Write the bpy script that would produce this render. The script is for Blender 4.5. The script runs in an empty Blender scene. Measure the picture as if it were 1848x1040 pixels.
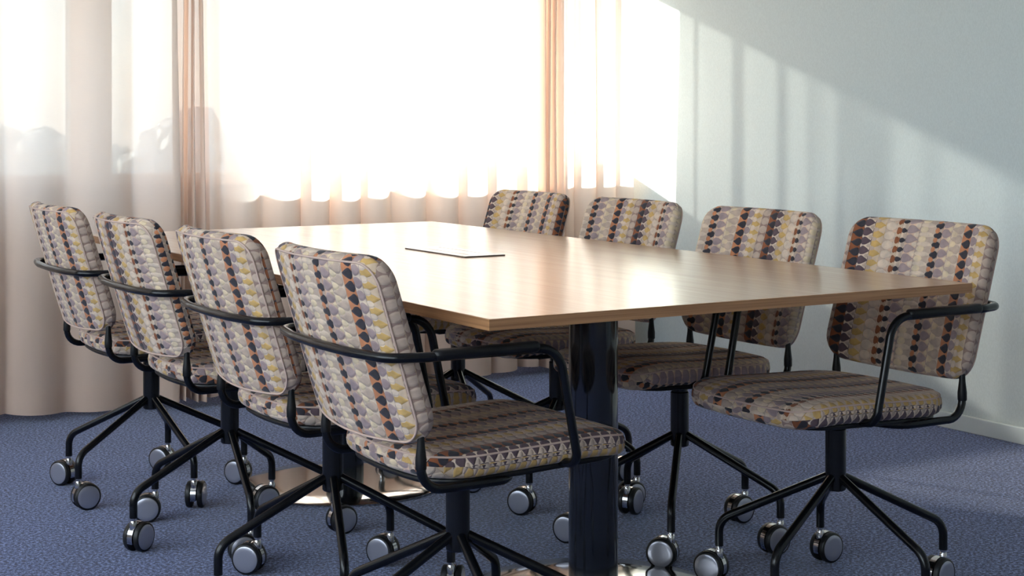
import bpy, bmesh, math, random
from mathutils import Vector, Matrix

random.seed(7)
S = bpy.context.scene
COL = S.collection
PI = math.pi
R = math.radians

# ------------------------------------------------------------------ camera
# world: origin under the table centre, +X to the right-hand wall, +Y to the windows
CAM = Vector((-2.0225, -3.636, 1.0714))
YAW = 31.25
cd = bpy.data.cameras.new('camera')
cam = bpy.data.objects.new('camera', cd)
COL.objects.link(cam)
cam.location = CAM
cam.rotation_euler = (R(90), 0, R(-YAW))
cd.sensor_width = 36
cd.lens = 2890 / 1848 * 36
cd.shift_y = -305 / 1848
cd.clip_end = 2000
S.camera = cam

# ------------------------------------------------------------------ daylight
w = bpy.data.worlds.new('sky')
S.world = w
w.use_nodes = True
nt = w.node_tree
bgn = nt.nodes['Background']
sky = nt.nodes.new('ShaderNodeTexSky')
sky.sky_type = 'NISHITA'
sky.sun_disc = False
sky.sun_elevation = R(35)
sky.sun_rotation = R(-22)
sky.dust_density = 1.0
sky.altitude = 50
hz = nt.nodes.new('ShaderNodeMixRGB')      # thin high cloud whitens the blue
hz.inputs[0].default_value = 0.85
hz.inputs[2].default_value = (2.2, 2.33, 2.5, 1)
nt.links.new(sky.outputs[0], hz.inputs[1])
nt.links.new(hz.outputs[0], bgn.inputs[0])
bgn.inputs[1].default_value = 1.0

SUN = Vector((0.404, -1.0, -0.362)).normalized()
sl = bpy.data.lights.new('sun', 'SUN')
so = bpy.data.objects.new('sun', sl)
COL.objects.link(so)
so.rotation_euler = SUN.to_track_quat('-Z', 'Y').to_euler()
so.location = (-4, 12, 6)
sl.energy = 16.5
sl.color = (1.0, 0.93, 0.83)
sl.angle = R(1.3)

vs = S.view_settings
vs.view_transform = 'Standard'
vs.look = 'None'
vs.gamma = 1
vs.use_curve_mapping = False
vs.exposure = 1.25


# ------------------------------------------------------------------ helpers
def lin(r, g, b):
    f = lambda c: (c / 255) / 12.92 if c / 255 <= 0.04045 else ((c / 255 + 0.055) / 1.055) ** 2.4
    return (f(r), f(g), f(b), 1)


MATS = {}


def mat(name, col, rough=0.5, metal=0.0, coat=0.0, spec=0.5):
    m = bpy.data.materials.new(name)
    m.use_nodes = True
    b = m.node_tree.nodes['Principled BSDF']
    b.inputs['Base Color'].default_value = col
    b.inputs['Roughness'].default_value = rough
    b.inputs['Metallic'].default_value = metal
    b.inputs['Coat Weight'].default_value = coat
    b.inputs['Coat Roughness'].default_value = 0.15
    b.inputs['Specular IOR Level'].default_value = spec
    MATS[name] = m
    return m


def N(m, typ, **kw):
    n = m.node_tree.nodes.new(typ)
    for k, v in kw.items():
        setattr(n, k, v)
    return n


def L(m, a, b):
    m.node_tree.links.new(a, b)


def mth(m, op, a, b=None, clamp=False):
    n = N(m, 'ShaderNodeMath', operation=op, use_clamp=clamp)
    for i, x in enumerate((a, b)):
        if x is None:
            continue
        if isinstance(x, (int, float)):
            n.inputs[i].default_value = x
        else:
            L(m, x, n.inputs[i])
    return n.outputs[0]


def link(name, me, m, parent=None):
    o = bpy.data.objects.new(name, me)
    COL.objects.link(o)
    if m is not None and not me.materials:
        me.materials.append(m)
    if parent is not None:
        o.parent = parent
    return o


def tag(o, label=None, cat=None, group=None, kind=None):
    if label: o['label'] = label
    if cat: o['category'] = cat
    if group: o['group'] = group
    if kind: o['kind'] = kind
    return o


def empty(name, loc=(0, 0, 0), rz=0):
    o = bpy.data.objects.new(name, None)
    COL.objects.link(o)
    o.location = loc
    o.rotation_euler = (0, 0, rz)
    o.empty_display_size = 0.1
    return o


class MB:
    """collects geometry for one mesh"""
    def __init__(self):
        self.v, self.f, self.uv, self.sm = [], [], {}, []

    def add(self, vs, fs, smooth=True):
        o = len(self.v)
        self.v += [tuple(p) for p in vs]
        for f in fs:
            self.f.append(tuple(i + o for i in f))
            self.sm.append(smooth)
        return o

    def box(self, a, b, bev=0.0):
        x0, y0, z0 = a
        x1, y1, z1 = b
        if bev <= 0:
            vs = [(x, y, z) for z in (z0, z1) for y in (y0, y1) for x in (x0, x1)]
            fs = [(0, 2, 3, 1), (4, 5, 7, 6), (0, 1, 5, 4), (2, 6, 7, 3), (0, 4, 6, 2), (1, 3, 7, 5)]
            self.add(vs, fs, False)
            return
        bm = bmesh.new()
        bmesh.ops.create_cube(bm, size=1)
        for v in bm.verts:
            v.co = Vector((x0 + (v.co.x + .5) * (x1 - x0), y0 + (v.co.y + .5) * (y1 - y0), z0 + (v.co.z + .5) * (z1 - z0)))
        bmesh.ops.bevel(bm, geom=bm.edges[:], offset=bev, segments=2, affect='EDGES', profile=0.5)
        bm.verts.index_update()
        self.add([v.co for v in bm.verts], [[v.index for v in f.verts] for f in bm.faces], False)
        bm.free()

    def tube(self, pts, r, seg=12, closed=False, cap=True, radii=None):
        pts = [Vector(p) for p in pts]
        n = len(pts)
        T = []
        for i in range(n):
            if closed:
                t = pts[(i + 1) % n] - pts[i - 1]
            else:
                t = pts[min(i + 1, n - 1)] - pts[max(i - 1, 0)]
            T.append(t.normalized())
        up = Vector((0, 0, 1)) if abs(T[0].z) < 0.9 else Vector((1, 0, 0))
        nrm = (up - T[0] * up.dot(T[0])).normalized()
        vs = []
        for i in range(n):
            nrm = (nrm - T[i] * nrm.dot(T[i])).normalized()
            bi = T[i].cross(nrm)
            rr = radii[i] if radii else r
            for k in range(seg):
                a = 2 * PI * k / seg
                vs.append(pts[i] + (nrm * math.cos(a) + bi * math.sin(a)) * rr)
        fs = []
        for i in range(n if closed else n - 1):
            j = (i + 1) % n
            for k in range(seg):
                k2 = (k + 1) % seg
                fs.append((i * seg + k, i * seg + k2, j * seg + k2, j * seg + k))
        o = self.add(vs, fs, True)
        if cap and not closed:
            self.f.append(tuple(o + k for k in reversed(range(seg)))); self.sm.append(False)
            self.f.append(tuple(o + (n - 1) * seg + k for k in range(seg))); self.sm.append(False)

    def lathe(self, prof, seg=32, M=None, smooth=True):
        """prof: (r, z) pairs, about local z; M maps to the mesh frame. Closed at both ends on the axis."""
        M = M or Matrix()
        vs, fs = [], []
        n = len(prof)
        for (r, z) in prof:
            for k in range(seg):
                a = 2 * PI * k / seg
                vs.append(M @ Vector((r * math.cos(a), r * math.sin(a), z)))
        for i in range(n - 1):
            for k in range(seg):
                k2 = (k + 1) % seg
                fs.append((i * seg + k, i * seg + k2, (i + 1) * seg + k2, (i + 1) * seg + k))
        o = self.add(vs, fs, smooth)
        if prof[0][0] > 1e-6:
            self.f.append(tuple(o + k for k in reversed(range(seg)))); self.sm.append(False)
        if prof[-1][0] > 1e-6:
            self.f.append(tuple(o + (n - 1) * seg + k for k in range(seg))); self.sm.append(False)

    def mesh(self, name, uvs=None, sharp=40):
        me = bpy.data.meshes.new(name)
        me.from_pydata(self.v, [], self.f)
        me.polygons.foreach_set('use_smooth', self.sm)
        if uvs:
            ul = me.uv_layers.new(name='UVMap')
            for lp in me.loops:
                ul.data[lp.index].uv = uvs[lp.vertex_index]
        me.validate()
        me.update()
        if sharp and any(self.sm):
            me.set_sharp_from_angle(angle=R(sharp))
        elif not any(self.sm):
            me.shade_flat()
        return me

    def build(self, name, m, parent=None, sharp=40):
        return link(name, self.mesh(name, sharp=sharp), m, parent)


def fillet(pts, rad, n=6):
    """round the inner corners of a polyline"""
    pts = [Vector(p) for p in pts]
    out = [pts[0]]
    for i in range(1, len(pts) - 1):
        p, a, b = pts[i], pts[i - 1], pts[i + 1]
        r = rad[i - 1] if isinstance(rad, (list, tuple)) else rad
        u, v = (a - p).normalized(), (b - p).normalized()
        ang = u.angle(v)
        if r <= 0 or ang > PI - 0.02:
            out.append(p)
            continue
        d = min(r / math.tan(ang / 2), (a - p).length * .49, (b - p).length * .49)
        r2 = d * math.tan(ang / 2)
        c = p + (u + v).normalized() * (r2 / math.sin(ang / 2))
        s, e = p + u * d - c, p + v * d - c
        tot = s.angle(e)
        ax = s.cross(e).normalized()
        for k in range(n + 1):
            out.append(c + Matrix.Rotation(tot * k / n, 3, ax) @ s)
    out.append(pts[-1])
    return out


def rrect(hx, y0, y1, rs, n=7):
    """rounded rectangle outline, counter-clockwise, corner radii (bl, br, tr, tl)"""
    cs = [(-hx, y0, 180, rs[0]), (hx, y0, 270, rs[1]), (hx, y1, 0, rs[2]), (-hx, y1, 90, rs[3])]
    out = []
    for x, y, a0, r in cs:
        cx = x + (r if x < 0 else -r)
        cy = y + (r if y == y0 else -r)
        for k in range(n + 1):
            a = R(a0 + 90 * k / n)
            out.append((cx + r * math.cos(a), cy + r * math.sin(a)))
    # even out: add points on the straight runs
    res = []
    for i in range(len(out)):
        a, b = Vector(out[i]), Vector(out[(i + 1) % len(out)])
        res.append(a)
        d = (b - a).length
        k = int(d / 0.035)
        for j in range(1, k + 1):
            res.append(a.lerp(b, j / (k + 1)))
    return res


def cushion(outline, th, er, mapf, crown=0.0, rings=9, flip=1):
    """padded slab: outline (2D), thickness, edge radius, mapf(u, v, w)->3D with w in [-th/2, th/2]. Returns mesh data with metric uvs"""
    n = len(outline)
    c = sum(outline, Vector((0, 0))) / n
    nor = []
    for i in range(n):
        t = (outline[(i + 1) % n] - outline[i - 1]).normalized()
        nor.append(Vector((t.y, -t.x)))
    layers = []   # list of (inset, scale, w, ext)
    for side in (1, -1):
        lay = []
        for k in range(rings):
            lay.append(('s', (k + 0.35) / rings, side))
        lay.append(('s', 1.0, side))
        for k in range(1, 4):
            lay.append(('e', k * 90 / 4, side))
        layers.append(lay)
    seq = layers[0] + [('m', 90, 1), ('m', 90, -1)] + layers[1][::-1]
    seam = len(layers[0])
    mb = MB()
    uvs = []
    vs = []
    for typ, q, side in seq:
        for i in range(n):
            p = outline[i]
            edge_in = p - nor[i] * er
            if typ == 's':
                pp = c + (edge_in - c) * q
                ww = side * (th / 2 + crown * (1 - q ** 2.5))
                ext = 0
            else:
                a = R(q)
                pp = edge_in + nor[i] * er * math.sin(a)
                ww = side * (th / 2 - er + er * math.cos(a)) if typ == 'e' else 0
                ext = er * a - er * math.sin(a) + (0 if typ == 'e' else th / 2 - er)
            vs.append(mapf(pp.x, pp.y, ww))
            q2 = pp + nor[i] * ext
            uvs.append((q2.x * side * flip, q2.y))
    fs = []
    m = len(seq)
    for j in range(m - 1):
        if j == seam:
            continue
        for i in range(n):
            i2 = (i + 1) % n
            fs.append((j * n + i, (j + 1) * n + i, (j + 1) * n + i2, j * n + i2))
    mb.add(vs, fs, True)
    mb.f.append(tuple(range(n))); mb.sm.append(True)
    mb.f.append(tuple((m - 1) * n + i for i in reversed(range(n)))); mb.sm.append(True)
    return mb, uvs


# ------------------------------------------------------------------ materials
mat('black_metal', (0.004, 0.0045, 0.006, 1), 0.24, 0.0, 0.0, 0.42)
mat('gloss_black', (0.006, 0.008, 0.012, 1), 0.08, 0.0, 0.6)
mat('black_plastic', (0.007, 0.007, 0.008, 1), 0.4, 0, 0, 0.35)
mat('tyre', (0.009, 0.009, 0.01, 1), 0.45)
mat('chrome', (0.62, 0.62, 0.63, 1), 0.12, 1.0)
mat('hub_grey', (0.46, 0.46, 0.52, 1), 0.3, 0.7)
mat('steel', (0.60, 0.58, 0.55, 1), 0.09, 1.0)
mat('frame_white', lin(226, 230, 232), 0.4)
mat('radiator', lin(205, 200, 190), 0.45)
mat('lid_white', lin(236, 232, 226), 0.25, 0, 0.3)
mat('lid_edge', lin(92, 74, 66), 0.4)
mat('groove', lin(110, 106, 102), 0.5)
mat('ceiling_white', lin(238, 238, 236), 0.8)
mat('facade', lin(178, 172, 164), 0.9)
mat('hazed_foliage', lin(196, 202, 200), 0.9)  # paled so the distance haze sits in the leaf colour
mat('bark', lin(120, 110, 100), 0.9)
mat('baseboard_paint', lin(214, 222, 220), 0.45)


def noise_bump(m, scale, strength, dist, detail=3, coords='Object', stretch=None):
    b = m.node_tree.nodes['Principled BSDF']
    tc = N(m, 'ShaderNodeTexCoord')
    src = tc.outputs[coords]
    if stretch:
        mp = N(m, 'ShaderNodeMapping')
        mp.inputs['Scale'].default_value = stretch
        L(m, src, mp.inputs[0])
        src = mp.outputs[0]
    nz = N(m, 'ShaderNodeTexNoise')
    nz.inputs['Scale'].default_value = scale
    nz.inputs['Detail'].default_value = detail
    L(m, src, nz.inputs['Vector'])
    bp = N(m, 'ShaderNodeBump')
    bp.inputs['Strength'].default_value = strength
    bp.inputs['Distance'].default_value = dist
    L(m, nz.outputs['Fac'], bp.inputs['Height'])
    L(m, bp.outputs[0], b.inputs['Normal'])
    return nz


def ramp(m, fac, stops, mode='LINEAR'):
    n = N(m, 'ShaderNodeValToRGB')
    cr = n.color_ramp
    cr.interpolation = mode
    while len(cr.elements) > 1:
        cr.elements.remove(cr.elements[-1])
    for i, (p, c) in enumerate(stops):
        c4 = tuple(c) if len(c) == 4 else tuple(c) + (1,)
        if i == 0:
            e = cr.elements[0]
            e.position = p
        else:
            e = cr.elements.new(p)
        e.color = c4
    L(m, fac, n.inputs[0])
    return n.outputs[0]


# wall paint on fine woven paper
mw = mat('wall_paint', lin(203, 213, 212), 0.75)
nz = noise_bump(mw, 260, 0.08, 0.001, 4, stretch=(1, 1, 0.5))
mb_ = mw.node_tree.nodes['Principled BSDF']
L(mw, ramp(mw, nz.outputs['Fac'], [(0.35, lin(198, 208, 208)), (0.65, lin(206, 216, 216))]), mb_.inputs['Base Color'])
mat('back_wall_paint', lin(214, 210, 202), 0.8)

# loop-pile carpet
mc = mat('carpet', lin(62, 76, 120), 0.95, 0, 0, 0.1)
nz = noise_bump(mc, 125, 0.45, 0.004, 3)
nz.inputs['Roughness'].default_value = 0.75
b_ = mc.node_tree.nodes['Principled BSDF']
c1 = ramp(mc, nz.outputs['Fac'], [(0.41, lin(16, 28, 66)), (0.5, lin(53, 72, 126)), (0.59, lin(132, 152, 206))])
tc = N(mc, 'ShaderNodeTexCoord')
n2 = N(mc, 'ShaderNodeTexNoise')
n2.inputs['Scale'].default_value = 3.0
L(mc, tc.outputs['Object'], n2.inputs['Vector'])
mx = N(mc, 'ShaderNodeMixRGB', blend_type='MULTIPLY')
mx.inputs[0].default_value = 1
L(mc, c1, mx.inputs[1])
L(mc, ramp(mc, n2.outputs['Fac'], [(0.3, (0.9, 0.9, 0.9, 1)), (0.7, (1.06, 1.04, 1.04, 1))]), mx.inputs[2])
L(mc, mx.outputs[0], b_.inputs['Base Color'])
b_.inputs['Sheen Weight'].default_value = 0.25

# oak: top and edge share the grain
mo = mat('oak', lin(196, 150, 108), 0.38, 0, 0.75)
b_ = mo.node_tree.nodes['Principled BSDF']
b_.inputs['Coat Roughness'].default_value = 0.2
tc = N(mo, 'ShaderNodeTexCoord')
mp = N(mo, 'ShaderNodeMapping')
mp.inputs['Scale'].default_value = (26, 1.1, 60)
L(mo, tc.outputs['Object'], mp.inputs[0])
n1 = N(mo, 'ShaderNodeTexNoise')
n1.inputs['Scale'].default_value = 1.6
n1.inputs['Detail'].default_value = 7
n1.inputs['Roughness'].default_value = 0.62
L(mo, mp.outputs[0], n1.inputs['Vector'])
L(mo, ramp(mo, n1.outputs['Fac'], [(0.25, lin(206, 160, 120)), (0.5, lin(220, 178, 138)), (0.75, lin(230, 192, 154))]), b_.inputs['Base Color'])
bp = N(mo, 'ShaderNodeBump')
bp.inputs['Strength'].default_value = 0.06
bp.inputs['Distance'].default_value = 0.001
L(mo, n1.outputs['Fac'], bp.inputs['Height'])
L(mo, bp.outputs[0], b_.inputs['Normal'])
# cross-grain edge band
me_ = mat('oak_edge', lin(170, 120, 80), 0.42)
b_ = me_.node_tree.nodes['Principled BSDF']
tc = N(me_, 'ShaderNodeTexCoord')
mp = N(me_, 'ShaderNodeMapping')
mp.inputs['Scale'].default_value = (2.2, 2.2, 150)
L(me_, tc.outputs['Object'], mp.inputs[0])
n1 = N(me_, 'ShaderNodeTexNoise')
n1.inputs['Scale'].default_value = 2
n1.inputs['Detail'].default_value = 5
L(me_, mp.outputs[0], n1.inputs['Vector'])
L(me_, ramp(me_, n1.outputs['Fac'], [(0.3, lin(158, 110, 72)), (0.7, lin(196, 146, 102))]), b_.inputs['Base Color'])

# sheer curtain cloth: open weave lets part of the light straight through
mcu = bpy.data.materials.new('sheer')
mcu.use_nodes = True
t = mcu.node_tree
t.nodes.remove(t.nodes['Principled BSDF'])
out = t.nodes['Material Output']
tr = N(mcu, 'ShaderNodeBsdfTransparent')
tr.inputs[0].default_value = (1, 1, 1, 1)
tl = N(mcu, 'ShaderNodeBsdfTranslucent')
tl.inputs[0].default_value = lin(240, 241, 242)
df = N(mcu, 'ShaderNodeBsdfDiffuse')
df.inputs[0].default_value = lin(234, 205, 184)
tc = N(mcu, 'ShaderNodeTexCoord')
mp = N(mcu, 'ShaderNodeMapping')
mp.inputs['Scale'].default_value = (40, 40, 900)
L(mcu, tc.outputs['Object'], mp.inputs[0])
nz = N(mcu, 'ShaderNodeTexNoise')
nz.inputs['Scale'].default_value = 1
L(mcu, mp.outputs[0], nz.inputs['Vector'])
m1 = N(mcu, 'ShaderNodeMixShader')
m1.inputs[0].default_value = 0.20
L(mcu, df.outputs[0], m1.inputs[1])
L(mcu, tl.outputs[0], m1.inputs[2])
m2 = N(mcu, 'ShaderNodeMixShader')
L(mcu, mth(mcu, 'ADD', mth(mcu, 'MULTIPLY', nz.outputs['Fac'], -0.05), 0.958), m2.inputs[0])
L(mcu, tr.outputs[0], m2.inputs[1])
L(mcu, m1.outputs[0], m2.inputs[2])
L(mcu, m2.outputs[0], out.inputs[0])
MATS['sheer'] = mcu

# window glass
mg = bpy.data.materials.new('glass')
mg.use_nodes = True
t = mg.node_tree
t.nodes.remove(t.nodes['Principled BSDF'])
tr = N(mg, 'ShaderNodeBsdfTransparent')
tr.inputs[0].default_value = (0.95, 0.97, 0.96, 1)
gl = N(mg, 'ShaderNodeBsdfGlossy')
gl.inputs['Roughness'].default_value = 0.02
m1 = N(mg, 'ShaderNodeMixShader')
m1.inputs[0].default_value = 0.05
L(mg, tr.outputs[0], m1.inputs[1])
L(mg, gl.outputs[0], m1.inputs[2])
L(mg, m1.outputs[0], t.nodes['Material Output'].inputs[0])
MATS['glass'] = mg

# ---- upholstery: stripes of woven drops, bells and dots (metric uv, u across, v along)
PINK, PALE = lin(216, 184, 162), lin(222, 200, 180)
GREY, LILAC = lin(196, 173, 157), lin(166, 145, 145)
NAVY, PLUM = lin(58, 55, 62), lin(98, 80, 86)
RUST, ORANGE = lin(146, 88, 58), lin(202, 134, 96)
MUST, CREAM = lin(206, 168, 106), lin(226, 204, 172)
BROWN, BEIGE = lin(158, 132, 122), lin(214, 188, 162)
# width mm, ground, motif 1 (colour, height, skew), motif 2 (colour, height, centre) or None
COLS = [
    (30, BROWN, (GREY, .40, .5), None),
    (30, RUST, (NAVY, .33, .88), None),
    (28, PALE, (PLUM, .35, .15), (GREY, .20, .75)),
    (32, BEIGE, (MUST, .32, .15), (GREY, .24, -.7)),
    (32, GREY, (PALE, .42, .5), (PINK, .2, .8)),
    (14, BEIGE, (RUST, .36, .5), None),
    (18, PALE, (NAVY, .26, .5), (GREY, .30, .5)),
    (38, PINK, (LILAC, .36, .15), (PALE, .26, .7)),
    (46, GREY, (PALE, .26, .5), (CREAM, .34, -.4)),
    (26, GREY, (NAVY, .32, .7), (ORANGE, .3, -.3)),
    (32, PINK, (LILAC, .38, .3), (CREAM, .22, .8)),
    (40, PALE, (GREY, .36, .8), (CREAM, .3, -.5)),
    (30, ORANGE, (NAVY, .34, .88), None),
    (22, PALE, (LILAC, .40, .4), None),
    (34, BEIGE, (MUST, .30, .2), (PALE, .34, -.6)),
]


def make_fabric():
    m = mat('woven_fabric', PINK, 0.85, 0, 0, 0.2)
    b = m.node_tree.nodes['Principled BSDF']
    b.inputs['Sheen Weight'].default_value = 0.15
    uvn = N(m, 'ShaderNodeUVMap')
    sep = N(m, 'ShaderNodeSeparateXYZ')
    # a little hand-woven wobble
    nz = N(m, 'ShaderNodeTexNoise')
    nz.inputs['Scale'].default_value = 55
    nz.inputs['Detail'].default_value = 1
    L(m, uvn.outputs[0], nz.inputs['Vector'])
    wob = N(m, 'ShaderNodeVectorMath', operation='MULTIPLY_ADD')
    L(m, nz.outputs['Color'], wob.inputs[0])
    wob.inputs[1].default_value = (0.0035, 0.004, 0)
    L(m, uvn.outputs[0], wob.inputs[2])
    L(m, wob.outputs[0], sep.inputs[0])
    at = N(m, 'ShaderNodeAttribute', attribute_type='OBJECT', attribute_name='fabric_shift')
    P = sum(c[0] for c in COLS) / 1000
    u = mth(m, 'FRACT', mth(m, 'DIVIDE', mth(m, 'ADD', sep.outputs[0], at.outputs['Fac']), P))
    pos, x = [], 0
    for c in COLS:
        pos.append((x / (P * 1000), (x + c[0]) / (P * 1000)))
        x += c[0]
    saw = []
    for i, (a, bb) in enumerate(pos):
        saw.append((a + (1e-4 if i else 0), (0, 0, 0)))
        saw.append((min(bb, 1) - 1e-4, (1, 1, 1)))
    c = mth(m, 'SUBTRACT', mth(m, 'MULTIPLY', ramp(m, u, saw), 2.0), 1.0)
    C0 = ramp(m, u, [(p[0], q[1]) for p, q in zip(pos, COLS)], 'CONSTANT')
    C1 = ramp(m, u, [(p[0], q[2][0]) for p, q in zip(pos, COLS)], 'CONSTANT')
    C2 = ramp(m, u, [(p[0], q[3][0] if q[3] else (0, 0, 0, 1)) for p, q in zip(pos, COLS)], 'CONSTANT')
    rr = random.Random(3)
    P1 = ramp(m, u, [(p[0], (q[2][1], q[2][2], rr.random())) for p, q in zip(pos, COLS)], 'CONSTANT')
    P2 = ramp(m, u, [(p[0], ((q[3][1], q[3][2] * .5 + .5, 0) if q[3] else (0, .5, 0))) for p, q in zip(pos, COLS)], 'CONSTANT')
    s1, s2 = N(m, 'ShaderNodeSeparateColor'), N(m, 'ShaderNodeSeparateColor')
    L(m, P1, s1.inputs[0])
    L(m, P2, s2.inputs[0])
    vv = mth(m, 'ADD', mth(m, 'DIVIDE', sep.outputs[1], 0.0225), s1.outputs[2])
    d1 = mth(m, 'ABSOLUTE', mth(m, 'SUBTRACT', mth(m, 'FRACT', vv), 0.5))
    d2 = mth(m, 'ABSOLUTE', mth(m, 'SUBTRACT', mth(m, 'FRACT', mth(m, 'ADD', vv, 0.5)), 0.5))
    circ = mth(m, 'SQRT', mth(m, 'MAXIMUM', mth(m, 'SUBTRACT', 1.0, mth(m, 'MULTIPLY', c, c)), 0.0))
    sk = mth(m, 'SUBTRACT', mth(m, 'MULTIPLY', s1.outputs[1], 2.0), 1.0)
    w1 = mth(m, 'MULTIPLY', mth(m, 'MULTIPLY', circ, s1.outputs[0]), mth(m, 'ADD', 1.0, mth(m, 'MULTIPLY', sk, c)))
    w1 = mth(m, 'MULTIPLY', w1, 1.12)
    cc = mth(m, 'SUBTRACT', mth(m, 'MULTIPLY', s2.outputs[1], 2.0), 1.0)
    c2 = mth(m, 'DIVIDE', mth(m, 'SUBTRACT', c, cc), 0.55)
    circ2 = mth(m, 'SQRT', mth(m, 'MAXIMUM', mth(m, 'SUBTRACT', 1.0, mth(m, 'MULTIPLY', c2, c2)), 0.0))
    w2 = mth(m, 'MULTIPLY', circ2, s2.outputs[0])
    e1 = mth(m, 'SUBTRACT', w1, d1)
    e2 = mth(m, 'SUBTRACT', w2, d2)
    k1 = mth(m, 'MULTIPLY', e1, 30.0, True)
    k2 = mth(m, 'MULTIPLY', e2, 30.0, True)
    mA = N(m, 'ShaderNodeMixRGB')
    L(m, k1, mA.inputs[0]); L(m, C0, mA.inputs[1]); L(m, C1, mA.inputs[2])
    mB = N(m, 'ShaderNodeMixRGB')
    L(m, k2, mB.inputs[0]); L(m, mA.outputs[0], mB.inputs[1]); L(m, C2, mB.inputs[2])
    # thread-to-thread variation
    n2 = N(m, 'ShaderNodeTexNoise')
    n2.inputs['Scale'].default_value = 38
    n2.inputs['Detail'].default_value = 3
    L(m, uvn.outputs[0], n2.inputs['Vector'])
    mC = N(m, 'ShaderNodeMixRGB', blend_type='MULTIPLY')
    mC.inputs[0].default_value = 1
    L(m, mB.outputs[0], mC.inputs[1])
    L(m, ramp(m, n2.outputs['Fac'], [(0.3, (0.78, 0.78, 0.8, 1)), (0.7, (1.12, 1.1, 1.06, 1))]), mC.inputs[2])
    L(m, mC.outputs[0], b.inputs['Base Color'])
    # quilted relief: motifs stand proud, column joints sink
    h1 = mth(m, 'POWER', mth(m, 'MULTIPLY', e1, 5.0, True), 0.5)
    h2 = mth(m, 'POWER', mth(m, 'MULTIPLY', e2, 5.0, True), 0.5)
    joint = mth(m, 'POWER', circ, 0.6)
    h = mth(m, 'ADD', mth(m, 'MAXIMUM', h1, h2), mth(m, 'MULTIPLY', joint, 0.7))
    bp = N(m, 'ShaderNodeBump')
    bp.inputs['Strength'].default_value = 0.55
    bp.inputs['Distance'].default_value = 0.004
    L(m, h, bp.inputs['Height'])
    L(m, bp.outputs[0], b.inputs['Normal'])
    return m


make_fabric()
mat('piping_cord', lin(206, 178, 164), 0.85)
M = MATS

# ------------------------------------------------------------------ room shell
XW, YW = 2.156, 2.35          # inner faces of the right wall and the window wall
XL, YB, ZC = -3.6, -5.2, 2.62
SILL, HEAD = 0.845, 1.795


def struct(name, mb, m, label, cat, parent=None):
    o = mb.build(name, m, parent)
    if parent is None:
        tag(o, label, cat, kind='structure')
    return o


mb = MB(); mb.box((XL - .2, YB - .2, -.12), (XW + .2, YW + .3, 0))
struct('floor', mb, M['carpet'], 'dark blue loop pile carpet floor', 'floor')
mb = MB(); mb.box((XL - .2, YB - .2, ZC), (XW + .2, YW + .3, ZC + .12))
struct('ceiling', mb, M['ceiling_white'], 'plain white ceiling', 'ceiling')
mb = MB(); mb.box((XW, YB - .2, 0), (XW + .2, YW + .3, ZC))
struct('wall_right', mb, M['wall_paint'], 'pale blue green wall with sunlight falling across it', 'wall')
mb = MB()
LW0, LW1, LZ0, LZ1 = -4.6, 1.5, .8, 2.4      # unseen window band, assumed and added for fill light from the left
mb.box((XL - .2, YB - .2, 0), (XL, YW + .3, LZ0))
mb.box((XL - .2, YB - .2, LZ1), (XL, YW + .3, ZC))
mb.box((XL - .2, YB - .2, LZ0), (XL, LW0, LZ1))
mb.box((XL - .2, LW1, LZ0), (XL, YW + .3, LZ1))
struct('wall_left', mb, M['back_wall_paint'], 'plain light wall opposite the pale blue wall', 'wall')
mb = MB(); mb.box((XL, YB - .2, 0), (XW, YB, ZC))
struct('wall_front', mb, M['back_wall_paint'], 'plain light wall facing the windows', 'wall')
mb = MB()
mb.box((XL, YW, 0), (XW, YW + .25, SILL - .03))
mb.box((XL, YW, HEAD), (XW, YW + .25, ZC))
mb.box((XL, YW, SILL - .03), (-3.0, YW + .25, HEAD))
struct('wall_back', mb, M['wall_paint'], 'window wall hidden behind the sheer curtains', 'wall')
mb = MB(); mb.box((XW - .014, YB, 0), (XW, YW, .056), .003)
struct('baseboard_right', mb, M['baseboard_paint'], 'pale painted baseboard along the pale blue wall', 'baseboard')
mb = MB(); mb.box((-3.0, YW - .07, SILL - .03), (XW, YW + .04, SILL - .002), .004)
struct('trim_1', mb, M['frame_white'], 'white window sill board behind the curtains', 'sill')

# windows: wide units either side of a post
for i, (xa, xb) in enumerate(((-0.24, XW), (-3.0, -0.24))):
    wo = empty('window_%d' % (i + 1), ((xa + xb) / 2, YW + .06, SILL))
    tag(wo, ['wide window reaching the pale blue wall, behind sunlit curtains', 'wide window left of the grey window post, behind shaded curtains'][i], 'window', kind='structure')
    inv = Matrix.Translation(-wo.location)
    f0, f1 = YW + .02, YW + .09
    l, r = (.08 if i == 0 else .04), (.035 if i == 0 else .08)
    for nm, a, b in (('frame_rail', (xa, f0, SILL - .002), (xb, f1, SILL + .018)), ('frame_rail', (xa, f0, HEAD - .03), (xb, f1, HEAD)),
                     ('frame_stile', (xa, f0, SILL + .018), (xa + l, f1, HEAD - .03)), ('frame_stile', (xb - r, f0, SILL + .018), (xb, f1, HEAD - .03))):
        mb = MB(); mb.box(inv @ Vector(a), inv @ Vector(b), .004)
        mb.build(nm, M['frame_white'], wo)
    mb = MB(); mb.box(inv @ Vector((xa + l, YW + .05, SILL + .018)), inv @ Vector((xb - r, YW + .056, HEAD - .03)))
    mb.build('pane', M['glass'], wo)

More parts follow.
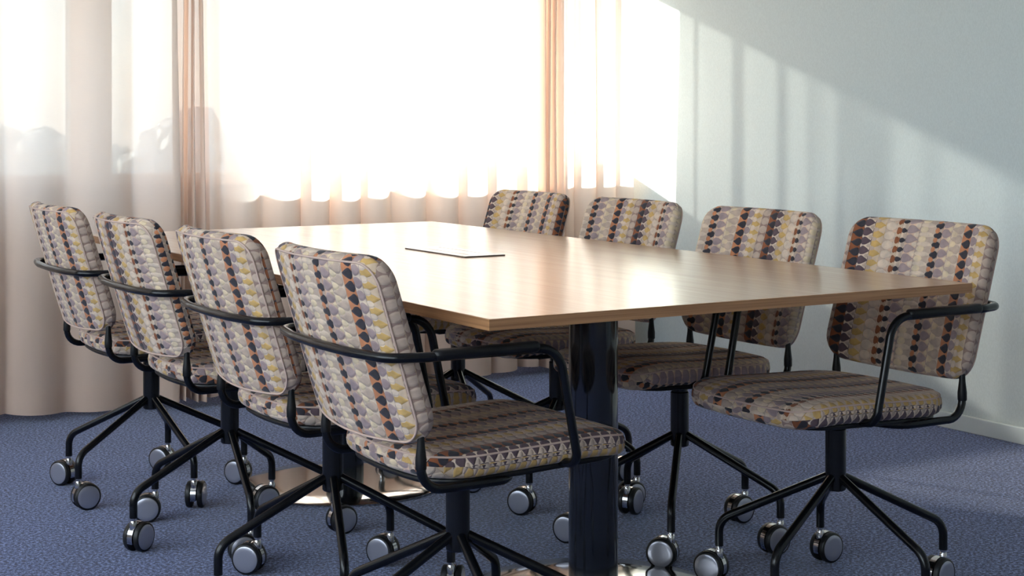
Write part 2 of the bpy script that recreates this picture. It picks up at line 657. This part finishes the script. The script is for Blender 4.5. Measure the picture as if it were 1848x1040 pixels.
wo = empty('window_3', (XL - .1, (LW0 + LW1) / 2, LZ0))
tag(wo, 'long unseen window band added for fill light opposite the pale blue wall', 'window', kind='structure')
hl = (LW1 - LW0) / 2
for nm, a, b in [('frame_rail', (-.04, -hl, 0), (.04, hl, .05)), ('frame_rail', (-.04, -hl, LZ1 - LZ0 - .05), (.04, hl, LZ1 - LZ0))] + \
        [('frame_stile', (-.04, y - .03, .05), (.04, y + .03, LZ1 - LZ0 - .05)) for y in (-hl + .03, -hl / 3, hl / 3, hl - .03)]:
    mb = MB(); mb.box(a, b, .004); mb.build(nm, M['frame_white'], wo)
for k in range(3):
    mb = MB(); y = -hl + k * 2 * hl / 3; mb.box((-.003, y + .03, .05), (.003, y + 2 * hl / 3 - .03, LZ1 - LZ0 - .05)); mb.build('pane', M['glass'], wo)

# radiators under the sill
for xa, xb, lab in ((-.12, 1.95, 'long white panel radiator under the window beside the pale blue wall'), (-2.9, -.42, 'long white panel radiator under the window beyond the grey window post')):
    ro = empty('radiator', ((xa + xb) / 2, YW, .12))
    tag(ro, lab, 'radiator', 'radiators under the windows')
    hw = (xb - xa) / 2
    mb = MB(); mb.box((-hw, -.085, 0), (hw, -.02, .545), .006); mb.build('panel', M['radiator'], ro)
    mb = MB()
    for k in range(int(2 * hw / .05)):
        x = -hw + .03 + k * .05
        mb.box((x, -.089, .04), (x + .02, -.0845, .505))
    o = mb.build('fins', M['radiator'], ro)
    for x in (-hw + .2, hw - .2):
        mb = MB(); mb.box((x - .02, -.03, .1), (x + .02, -.001, .45)); mb.build('bracket', M['radiator'], ro)
    for x in (-hw + .1, hw - .1):
        mb = MB(); mb.lathe([(.011, -.12), (.011, .002)], 10, Matrix.Translation((x, -.05, 0))); mb.build('pipe', M['radiator'], ro)

# ------------------------------------------------------------------ outside
mb = MB(); mb.box((-150, 3.2, -7.2), (220, 420, -7))
tag(mb.build('ground', M['facade']), 'pale open ground outside far below the windows', 'ground', kind='structure')
mb = MB(); mb.box((-16, 4.5, -7), (-3.70, 12, 9), .02)
wing = mb.build('shade_wing', M['facade'])  # unseen block, added to keep the sun off the left curtains
tag(wing, 'plain pale unseen wing added outside the windows to shade the curtains', 'building')


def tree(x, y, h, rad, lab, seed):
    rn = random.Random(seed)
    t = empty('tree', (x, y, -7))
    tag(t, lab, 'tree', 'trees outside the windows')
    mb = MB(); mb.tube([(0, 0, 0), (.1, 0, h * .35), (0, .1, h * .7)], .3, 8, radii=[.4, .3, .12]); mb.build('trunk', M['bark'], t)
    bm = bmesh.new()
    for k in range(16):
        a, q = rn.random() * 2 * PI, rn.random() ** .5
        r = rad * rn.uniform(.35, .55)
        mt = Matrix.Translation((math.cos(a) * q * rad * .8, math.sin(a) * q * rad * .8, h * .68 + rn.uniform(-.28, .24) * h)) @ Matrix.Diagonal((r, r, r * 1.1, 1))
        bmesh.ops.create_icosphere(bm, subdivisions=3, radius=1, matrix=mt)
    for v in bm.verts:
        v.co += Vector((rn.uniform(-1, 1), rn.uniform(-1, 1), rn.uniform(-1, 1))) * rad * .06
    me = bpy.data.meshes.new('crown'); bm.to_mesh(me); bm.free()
    link('crown', me, M['hazed_foliage'], t)


def far(px, dist):
    d = Vector(((px - 924) / 2890, 1))
    a = R(YAW)
    return CAM.x + dist * (math.cos(a) * d.x + math.sin(a) * d.y), CAM.y + dist * (-math.sin(a) * d.x + math.cos(a) * d.y)


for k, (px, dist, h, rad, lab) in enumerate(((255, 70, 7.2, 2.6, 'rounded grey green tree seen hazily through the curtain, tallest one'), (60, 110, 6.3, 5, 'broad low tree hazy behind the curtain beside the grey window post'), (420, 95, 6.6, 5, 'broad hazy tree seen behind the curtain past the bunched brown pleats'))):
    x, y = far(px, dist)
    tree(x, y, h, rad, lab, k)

# ------------------------------------------------------------------ curtains
ZT = ZC - .05
trk = MB(); trk.box((XL + .05, 2.05, ZC - .03), (XW - .03, 2.09, ZC), .003)
tag(trk.build('curtain_track', M['frame_white']), 'long white curtain track on the ceiling', 'curtain track')


def curtain(label, x0, folds, yc, seed, zb=.028):
    """folds: list of (width, amplitude, overlap)"""
    rn = random.Random(seed)
    path = []
    x = x0
    nseg = 14
    for i, (wd, am, ov) in enumerate(folds):
        am2 = folds[min(i + 1, len(folds) - 1)][1]
        for k in range(nseg):
            s = k / nseg
            a = am * (1 - s) + am2 * s
            path.append((x + wd * s + ov * math.sin(2 * PI * s), -a * math.cos(2 * PI * s), i + s))
        x += wd
    path.append((x, -folds[-1][1], len(folds)))
    off = [rn.uniform(-1, 1) for _ in range(len(folds) + 3)]

    def pt(p, z, dy=0):
        i = int(p[2]); f = p[2] - i
        o = off[i] * (1 - f) + off[min(i + 1, len(off) - 1)] * f
        low = 1 - z / ZT
        return (p[0] + o * .018 * low * math.sin(z * 1.7 + o * 3), yc + p[1] * (0.80 + .25 * low) + o * .012 * low + .006 * math.sin(z * 4 + p[2] * 2.1) * low + dy, z)

    root = empty('curtain', (x0 + .5 * (x - x0), yc, 0))
    tag(root, label, 'curtain', 'sheer curtains')
    inv = Matrix.Translation(-root.location)

    def sheet(zs, dy):
        mb = MB(); n = len(path); vs = []
        for z in zs:
            for p in path:
                zz = z
                if z <= zb + 1e-6:
                    zz = z + .008 * math.sin(p[2] * 1.9 + seed)
                vs.append(inv @ Vector(pt(p, zz, dy)))
        fs = [(j * n + i, j * n + i + 1, (j + 1) * n + i + 1, (j + 1) * n + i) for j in range(len(zs) - 1) for i in range(n - 1)]
        mb.add(vs, fs, True)
        return mb
    zs = [zb, zb + .04, zb + .078] + [zb + .078 + (ZT + .016 - zb - .078) * k / 12 for k in range(1, 13)]
    sheet(zs, 0).build('cloth', M['sheer'], root, sharp=0)
    sheet(zs[:3], -.004).build('hem', M['sheer'], root, sharp=0)
    return x


def rf(n, wd, am, ov, seed, jit=.25):
    rn = random.Random(seed)
    return [(wd * rn.uniform(1 - jit, 1 + jit), am * rn.uniform(.75, 1.2), ov * rn.uniform(.3, 1.2)) for _ in range(n)]


def fit(fl, x0, x1):
    k = (x1 - x0) / sum(f[0] for f in fl)
    return [(f[0] * k, f[1], f[2]) for f in fl]


YC = 2.075
fA = rf(13, .19, .024, .026, 11, .4) + [(.03, .045, 0)]
curtain('long sheer pinkish beige curtain in shade left of the bunched brown pleats', -2.45, fit(fA, -2.45, .006) , YC, 1)
fB = [(.028, .05, .0), (.026, .05, .0), (.026, .045, .0)] + rf(10, .152, .036, .033, 22, .2) + [(.05, .045, .0), (.034, .05, 0), (.034, .05, 0), (.03, .05, 0)]
curtain('wide sunlit sheer curtain glowing cream behind the table end', .028, fit(fB, .028, 1.672), YC, 2)
fC = [(.03, .03, 0), (.03, .03, 0)] + rf(3, .12, .03, .033, 33, .15)
curtain('narrow sheer curtain beside the pale blue wall', 1.668, fit(fC, 1.668, 2.066), YC + .045, 3)
curtain('sheer curtain in the corner by the plain light wall', -3.45, fit(rf(6, .16, .034, .02, 44), -3.45, -2.47), YC, 4)

# ------------------------------------------------------------------ table
TZ = 0.72
TW, TL, TT = .60, 1.215, .0205
tb = empty('conference_table', (0, 0, 0))
tag(tb, 'long rectangular oak conference table on two glossy black columns', 'table')
mb = MB(); mb.box((-TW + .0015, -TL + .0015, TZ - TT), (TW - .0015, TL - .0015, TZ), .0012); mb.build('tabletop', M['oak'], tb)
for nm, a, b in (('edge_band', (-TW, -TL, TZ - TT), (TW, -TL + .0015, TZ - .0004)), ('edge_band', (-TW, TL - .0015, TZ - TT), (TW, TL, TZ - .0004)),
                 ('edge_band', (-TW, -TL + .0015, TZ - TT), (-TW + .0015, TL - .0015, TZ - .0004)), ('edge_band', (TW - .0015, -TL + .0015, TZ - TT), (TW, TL - .0015, TZ - .0004))):
    mb = MB(); mb.box(a, b); mb.build(nm, M['oak_edge'], tb)
a = R(YAW)
for yy in (-.655, .645):
    mb = MB(); mb.lathe([(.0555, .012), (.0555, TZ - TT - .006)], 48, Matrix.Translation((0, yy, 0))); mb.build('column', M['gloss_black'], tb)
    mb = MB(); mb.lathe([(.0, 0.0005), (.290, .0005), (.294, .002), (.294, .005), (.290, .007), (.2, .0125), (.07, .0155), (.0, .0155)], 96, Matrix.Translation((0, yy, 0)))
    mb.build('base_disc', M['steel'], tb)
    mb = MB(); mb.box((-.2, yy - .12, TZ - TT - .007), (.2, yy + .12, TZ - TT), .001); mb.build('mounting_plate', M['black_metal'], tb)
mb = MB(); mb.box((-.03, -.62, TZ - TT - .032), (.03, .61, TZ - TT - .0005), .003); mb.build('underframe_beam', M['black_metal'], tb)

lid = empty('cable_lid', (.038, .056, TZ))
tag(lid, 'flat white cable access lid with dark edge set on the tabletop', 'cable lid')
mb = MB(); mb.box((-.06, -.164, 0), (.06, .164, .0028), .0005); mb.build('base_plate', M['lid_edge'], lid)
mb = MB(); mb.box((-.0588, -.1628, .0026), (.0588, .1628, .0036), .0003); mb.build('top_plate', M['lid_white'], lid)
for x in (-.026, .026):
    mb = MB(); mb.box((x - .0009, -.13, .0034), (x + .0009, .13, .0038)); mb.build('slot', M['groove'], lid)

# ------------------------------------------------------------------ chair
TILT = R(2.0)


def seat_map(u, v, ww):
    # u right, v forward, ww up; front edge rolls over, slight hollow
    y = v
    z = .452 + ww
    f = max(0, (v - .17) / .10)
    z -= .014 * f * f
    r_ = max(0, (-.08 - v) / .1)
    z += .002 * r_
    z += -.006 * math.exp(-(u / .13) ** 2 - ((v - .03) / .14) ** 2) * (1 if ww > 0 else 0)
    return (u, y, z + y * math.tan(TILT))


def back_map(u, v, ww):
    # v: height 0..~.33, ww toward the front
    t = v / .33
    y = -(.172 + .100 * t) - .034 * (1 - (u / .225) ** 2) + ww
    z = .50 + v - .012 * (1 - (u / .225) ** 2) * max(0, 1 - t * 2.2) + ww * .28
    return (u, y, z)


out_seat = rrect(.215, -.155, .272, (.085, .085, .065, .065))
out_seat = [Vector((p.x, p.y - .028 * (1 - (p.x / .215) ** 2) * max(0, -p.y / .155) + .012 * (1 - (p.x / .215) ** 2) * max(0, p.y / .27))) for p in out_seat]
out_back = rrect(.226, 0, .333, (.055, .055, .05, .05))
smb, suv = cushion(out_seat, .05, .022, seat_map, .004)
SEAT = smb.mesh('seat', suv, 0)
bmb, buv = cushion(out_back, .040, .0185, back_map, .004, flip=-1)
BACK = bmb.mesh('backrest', buv, 0)


def outline_tube(outline, inset, ww, mapf, r):
    n = len(outline); pts = []
    for i in range(n):
        t = (outline[(i + 1) % n] - outline[i - 1]).normalized()
        p = outline[i] - Vector((t.y, -t.x)) * inset
        pts.append(mapf(p.x, p.y, ww))
    mb = MB(); mb.tube(pts, r, 6, closed=True)
    return mb


SPIPE = outline_tube(out_seat, .005, .0165, seat_map, .0022).mesh('piping', None, 0)
BPIPE = outline_tube(out_back, .007, -.0175, back_map, .0022).mesh('piping', None, 0)

# seat pan under the cushion
pan = [Vector((p.x * .93, (p.y - .05) * .93 + .05)) for p in out_seat]
pmb, _ = cushion(pan, .012, .005, lambda u, v, ww: (u, v, .4225 + ww + v * math.tan(TILT)), 0, 4)
PAN = pmb.mesh('seat_pan', None, 30)

mb = MB(); mb.lathe([(.0, .238), (.0205, .238), (.0233, .241), (.0233, .375), (.0205, .378), (.0205, .414)], 28)
COLUMN = mb.mesh('column')
mb = MB(); mb.box((-.09, -.10, .402), (.09, .12, .418), .004)
MOUNT = mb.mesh('mount_plate')
mb = MB(); mb.tube(fillet([(.018, 0, .268), (.268, 0, .147), (.268, 0, .086)], .045, 8), .0098, 14)
LEG = mb.mesh('leg')

# seat frame: each rear post runs forward under the seat
SF = []
for s in (-1, 1):
    p_ = fillet([(s * .06, .05, .414), (s * .2, .0, .414), (s * .2, -.187, .413), (s * .2, -.187, .503)], [.05, .042], 7)
    mb = MB(); mb.tube(p_, .0088, 12, radii=[.0088] * (len(p_) - 1) + [.005])
    SF.append(mb.mesh('seat_frame'))
SL = []
for s in (-1, 1):
    mb = MB(); mb.tube([(s * .2, -.187, .452), (s * .2, -.187, .4545), (s * .2, -.187, .470), (s * .2, -.187, .495), (s * .2, -.187, .515)], .009, 14, radii=[.0096, .0103, .0103, .0072, .0062])
    SL.append(mb.mesh('post_sleeve'))
# one tube forms both armrests and loops behind the back
pts = [(.12, .10, .428), (.247, .116, .436), (.25, .070, .656), (.25, -.2, .658), (.232, -.268, .658), (.12, -.290, .658)]
pts = pts + [(0, -.295, .658)] + [(-x, y, z) for x, y, z in reversed(pts)]
mb = MB(); mb.tube(fillet(pts, [.028, .052, .06, .05, .3, .5, .3, .05, .06, .052, .028], 8), .0088, 14)
ARM = mb.mesh('arm_frame')
PAD = []
for s in (-1, 1):
    mb = MB()
    ol = rrect(.013, -.109, .109, (.012,) * 4, 5)
    pmb, _ = cushion([Vector((p.x, p.y)) for p in ol], .019, .007, lambda u, v, ww: (s * .25 + u, -.081 + v, .6605 + ww), 0, 3)
    PAD.append(pmb.mesh('arm_pad', None, 30))

# caster pieces: stem on the origin axis, wheels offset along +X, axle along Y
WR, WO = .0365, .021
Ax = Matrix.Translation((WO, 0, WR)) @ Matrix.Rotation(R(-90), 4, 'X')
mb = MB()
mb.lathe([(.0078, .088), (.0078, .083), (.0058, .082), (.0058, .066)][::-1], 14)
arc = []
for k in range(19):
    an = R(-35 + 235 * k / 18)
    arc.append((WO + (WR + .001) * math.cos(an), WR + (WR + .001) * math.sin(an)))
n = len(arc)
vs, fs = [], []
for (x, z) in arc:
    ix, iz = WO + (x - WO) * .7, WR + (z - WR) * .7
    vs += [(x, -.0075, z), (x, .0075, z), (ix, .0075, iz), (ix, -.0075, iz)]
for i in range(n - 1):
    for k in range(4):
        k2 = (k + 1) % 4
        fs.append((i * 4 + k, i * 4 + k2, (i + 1) * 4 + k2, (i + 1) * 4 + k))
fs += [(0, 3, 2, 1), tuple((n - 1) * 4 + k for k in range(4))]
mb.add(vs, fs, True)
mb.lathe([(.0095, .058), (.0095, .074), (.0075, .079)], 14)
mb.lathe([(.006, -.021), (.006, .021)], 12, Ax)
HOOD = mb.mesh('caster')
WH, CAP = [], []
for s in (-1, 1):
    prof = [(.0, s * .0085), (.033, s * .0085), (.0365, s * .011), (.0365, s * .0195), (.0345, s * .0225), (.0317, s * .0237), (.0310, s * .0215), (.0, s * .0215)]
    mb = MB(); mb.lathe(prof if s > 0 else prof, 32, Ax); WH.append(mb.mesh('wheel'))
    prof = [(.0, s * .0217), (.0307, s * .0217), (.0307, s * .0234), (.029, s * .0243), (.02, s * .0246), (.0, s * .0247)]
    mb = MB(); mb.lathe(prof, 32, Ax); CAP.append(mb.mesh('hub_cap'))
for me in WH + CAP:
    bm = bmesh.new(); bm.from_mesh(me); bmesh.ops.recalc_face_normals(bm, faces=bm.faces[:]); bm.to_mesh(me); bm.free()
for me in (SEAT, BACK, SPIPE, BPIPE):
    bm = bmesh.new(); bm.from_mesh(me); bmesh.ops.recalc_face_normals(bm, faces=bm.faces[:]); bm.to_mesh(me); bm.free()


def make_chair():
    c = empty('conference_chair')
    link('seat', SEAT, M['woven_fabric'], c)
    link('backrest', BACK, M['woven_fabric'], c)
    link('seat_pan', PAN, M['black_plastic'], c)
    link('column', COLUMN, M['black_metal'], c)
    link('mount_plate', MOUNT, M['black_metal'], c)
    for k in (0, 1):
        f = link('seat_frame', SF[k], M['black_metal'], c)
        link('post_sleeve', SL[k], M['black_plastic'], f)
    ar = link('arm_frame', ARM, M['black_metal'], c)
    for k in (0, 1):
        link('arm_pad', PAD[k], M['black_plastic'], ar)
    for k in range(5):
        link('leg', LEG, M['black_metal'], c)
        ca = link('caster', HOOD, M['chrome'], c)
        for q in (0, 1):
            link('wheel', WH[q], M['tyre'], ca)
            link('hub_cap', CAP[q], M['hub_grey'], ca)
    for ch in list(c.children):
        if ch.name.startswith('seat') and ch.data == SEAT:
            link('piping', SPIPE, M['piping_cord'], ch)
        if ch.data == BACK:
            link('piping', BPIPE, M['piping_cord'], ch)
    return c


def copy_tree(o, parent=None):
    c = o.copy()
    COL.objects.link(c)
    c.parent = parent
    for ch in kids[o]:
        copy_tree(ch, c)
    return c


SIDE = {'R': 'at table side next to pale blue wall', 'L': 'at table side away from pale blue wall'}
ORD = ['nearest the curtains', 'second from curtains', 'third from curtains', 'farthest from curtains']
# side, x, y, star angle and caster headings (both measured in the camera's ground frame, degrees)
CH = [
    ('R', .480, .820, 67.7, [150, 210, 30, 150, 220], .03),
    ('R', .470, .222, 36, [215, 150, 30, 155, 215], .225),
    ('R', .462, -.366, 43.7, [215, 60, 150, 160, 210], .222),
    ('R', .467, -.936, 14.4, [222, 35, 145, 60, 200], .0),
    ('L', -.5185, .844, 20, [155, 155, 150, 35, 88], .0),
    ('L', -.505, .265, 75, [215, 190, 65, 200, 35], -.19),
    ('L', -.502, -.355, 65.6, [150, 165, 30, 200, 82], .012),
    ('L', -.506, -.935, 74.6, [40, 150, 200, 30, 160], .0),
]
proto = make_chair()
kids = {}
def reg(o):
    kids[o] = list(o.children)
    for ch in o.children:
        reg(ch)
bpy.context.view_layer.update()
reg(proto)
trees = [proto] + [copy_tree(proto) for _ in CH[1:]]
bpy.context.view_layer.update()
rn = random.Random(5)
for (side, x, y, star, heads, sh), c in zip(CH, trees):
    rz = R(90 if side == 'R' else -90)
    c.location = (x, y, 0)
    c.rotation_euler = (0, 0, rz)
    idx = [q for q in CH if q[0] == side].index((side, x, y, star, heads, sh))
    tag(c, 'patterned swivel chair %s, %s' % (SIDE[side], ORD[idx]), 'chair', 'patterned armchairs around the table')
    k1 = k2 = 0
    for ch in c.children:
        nm = ch.name.split('.')[0]
        if nm == 'leg':
            ch.rotation_euler = (0, 0, R(star + 72 * k1 - YAW) - rz)
            k1 += 1
        elif nm == 'caster':
            an = R(star + 72 * k2 - YAW) - rz
            ch.location = (.268 * math.cos(an), .268 * math.sin(an), 0)
            ch.rotation_euler = (0, 0, R(heads[k2] - YAW) - rz)
            k2 += 1
        elif nm in ('seat', 'backrest'):
            ch['fabric_shift'] = float(sh + (0.235 if nm == 'backrest' else .31))
            for g in ch.children:
                g['fabric_shift'] = float(sh + .235)
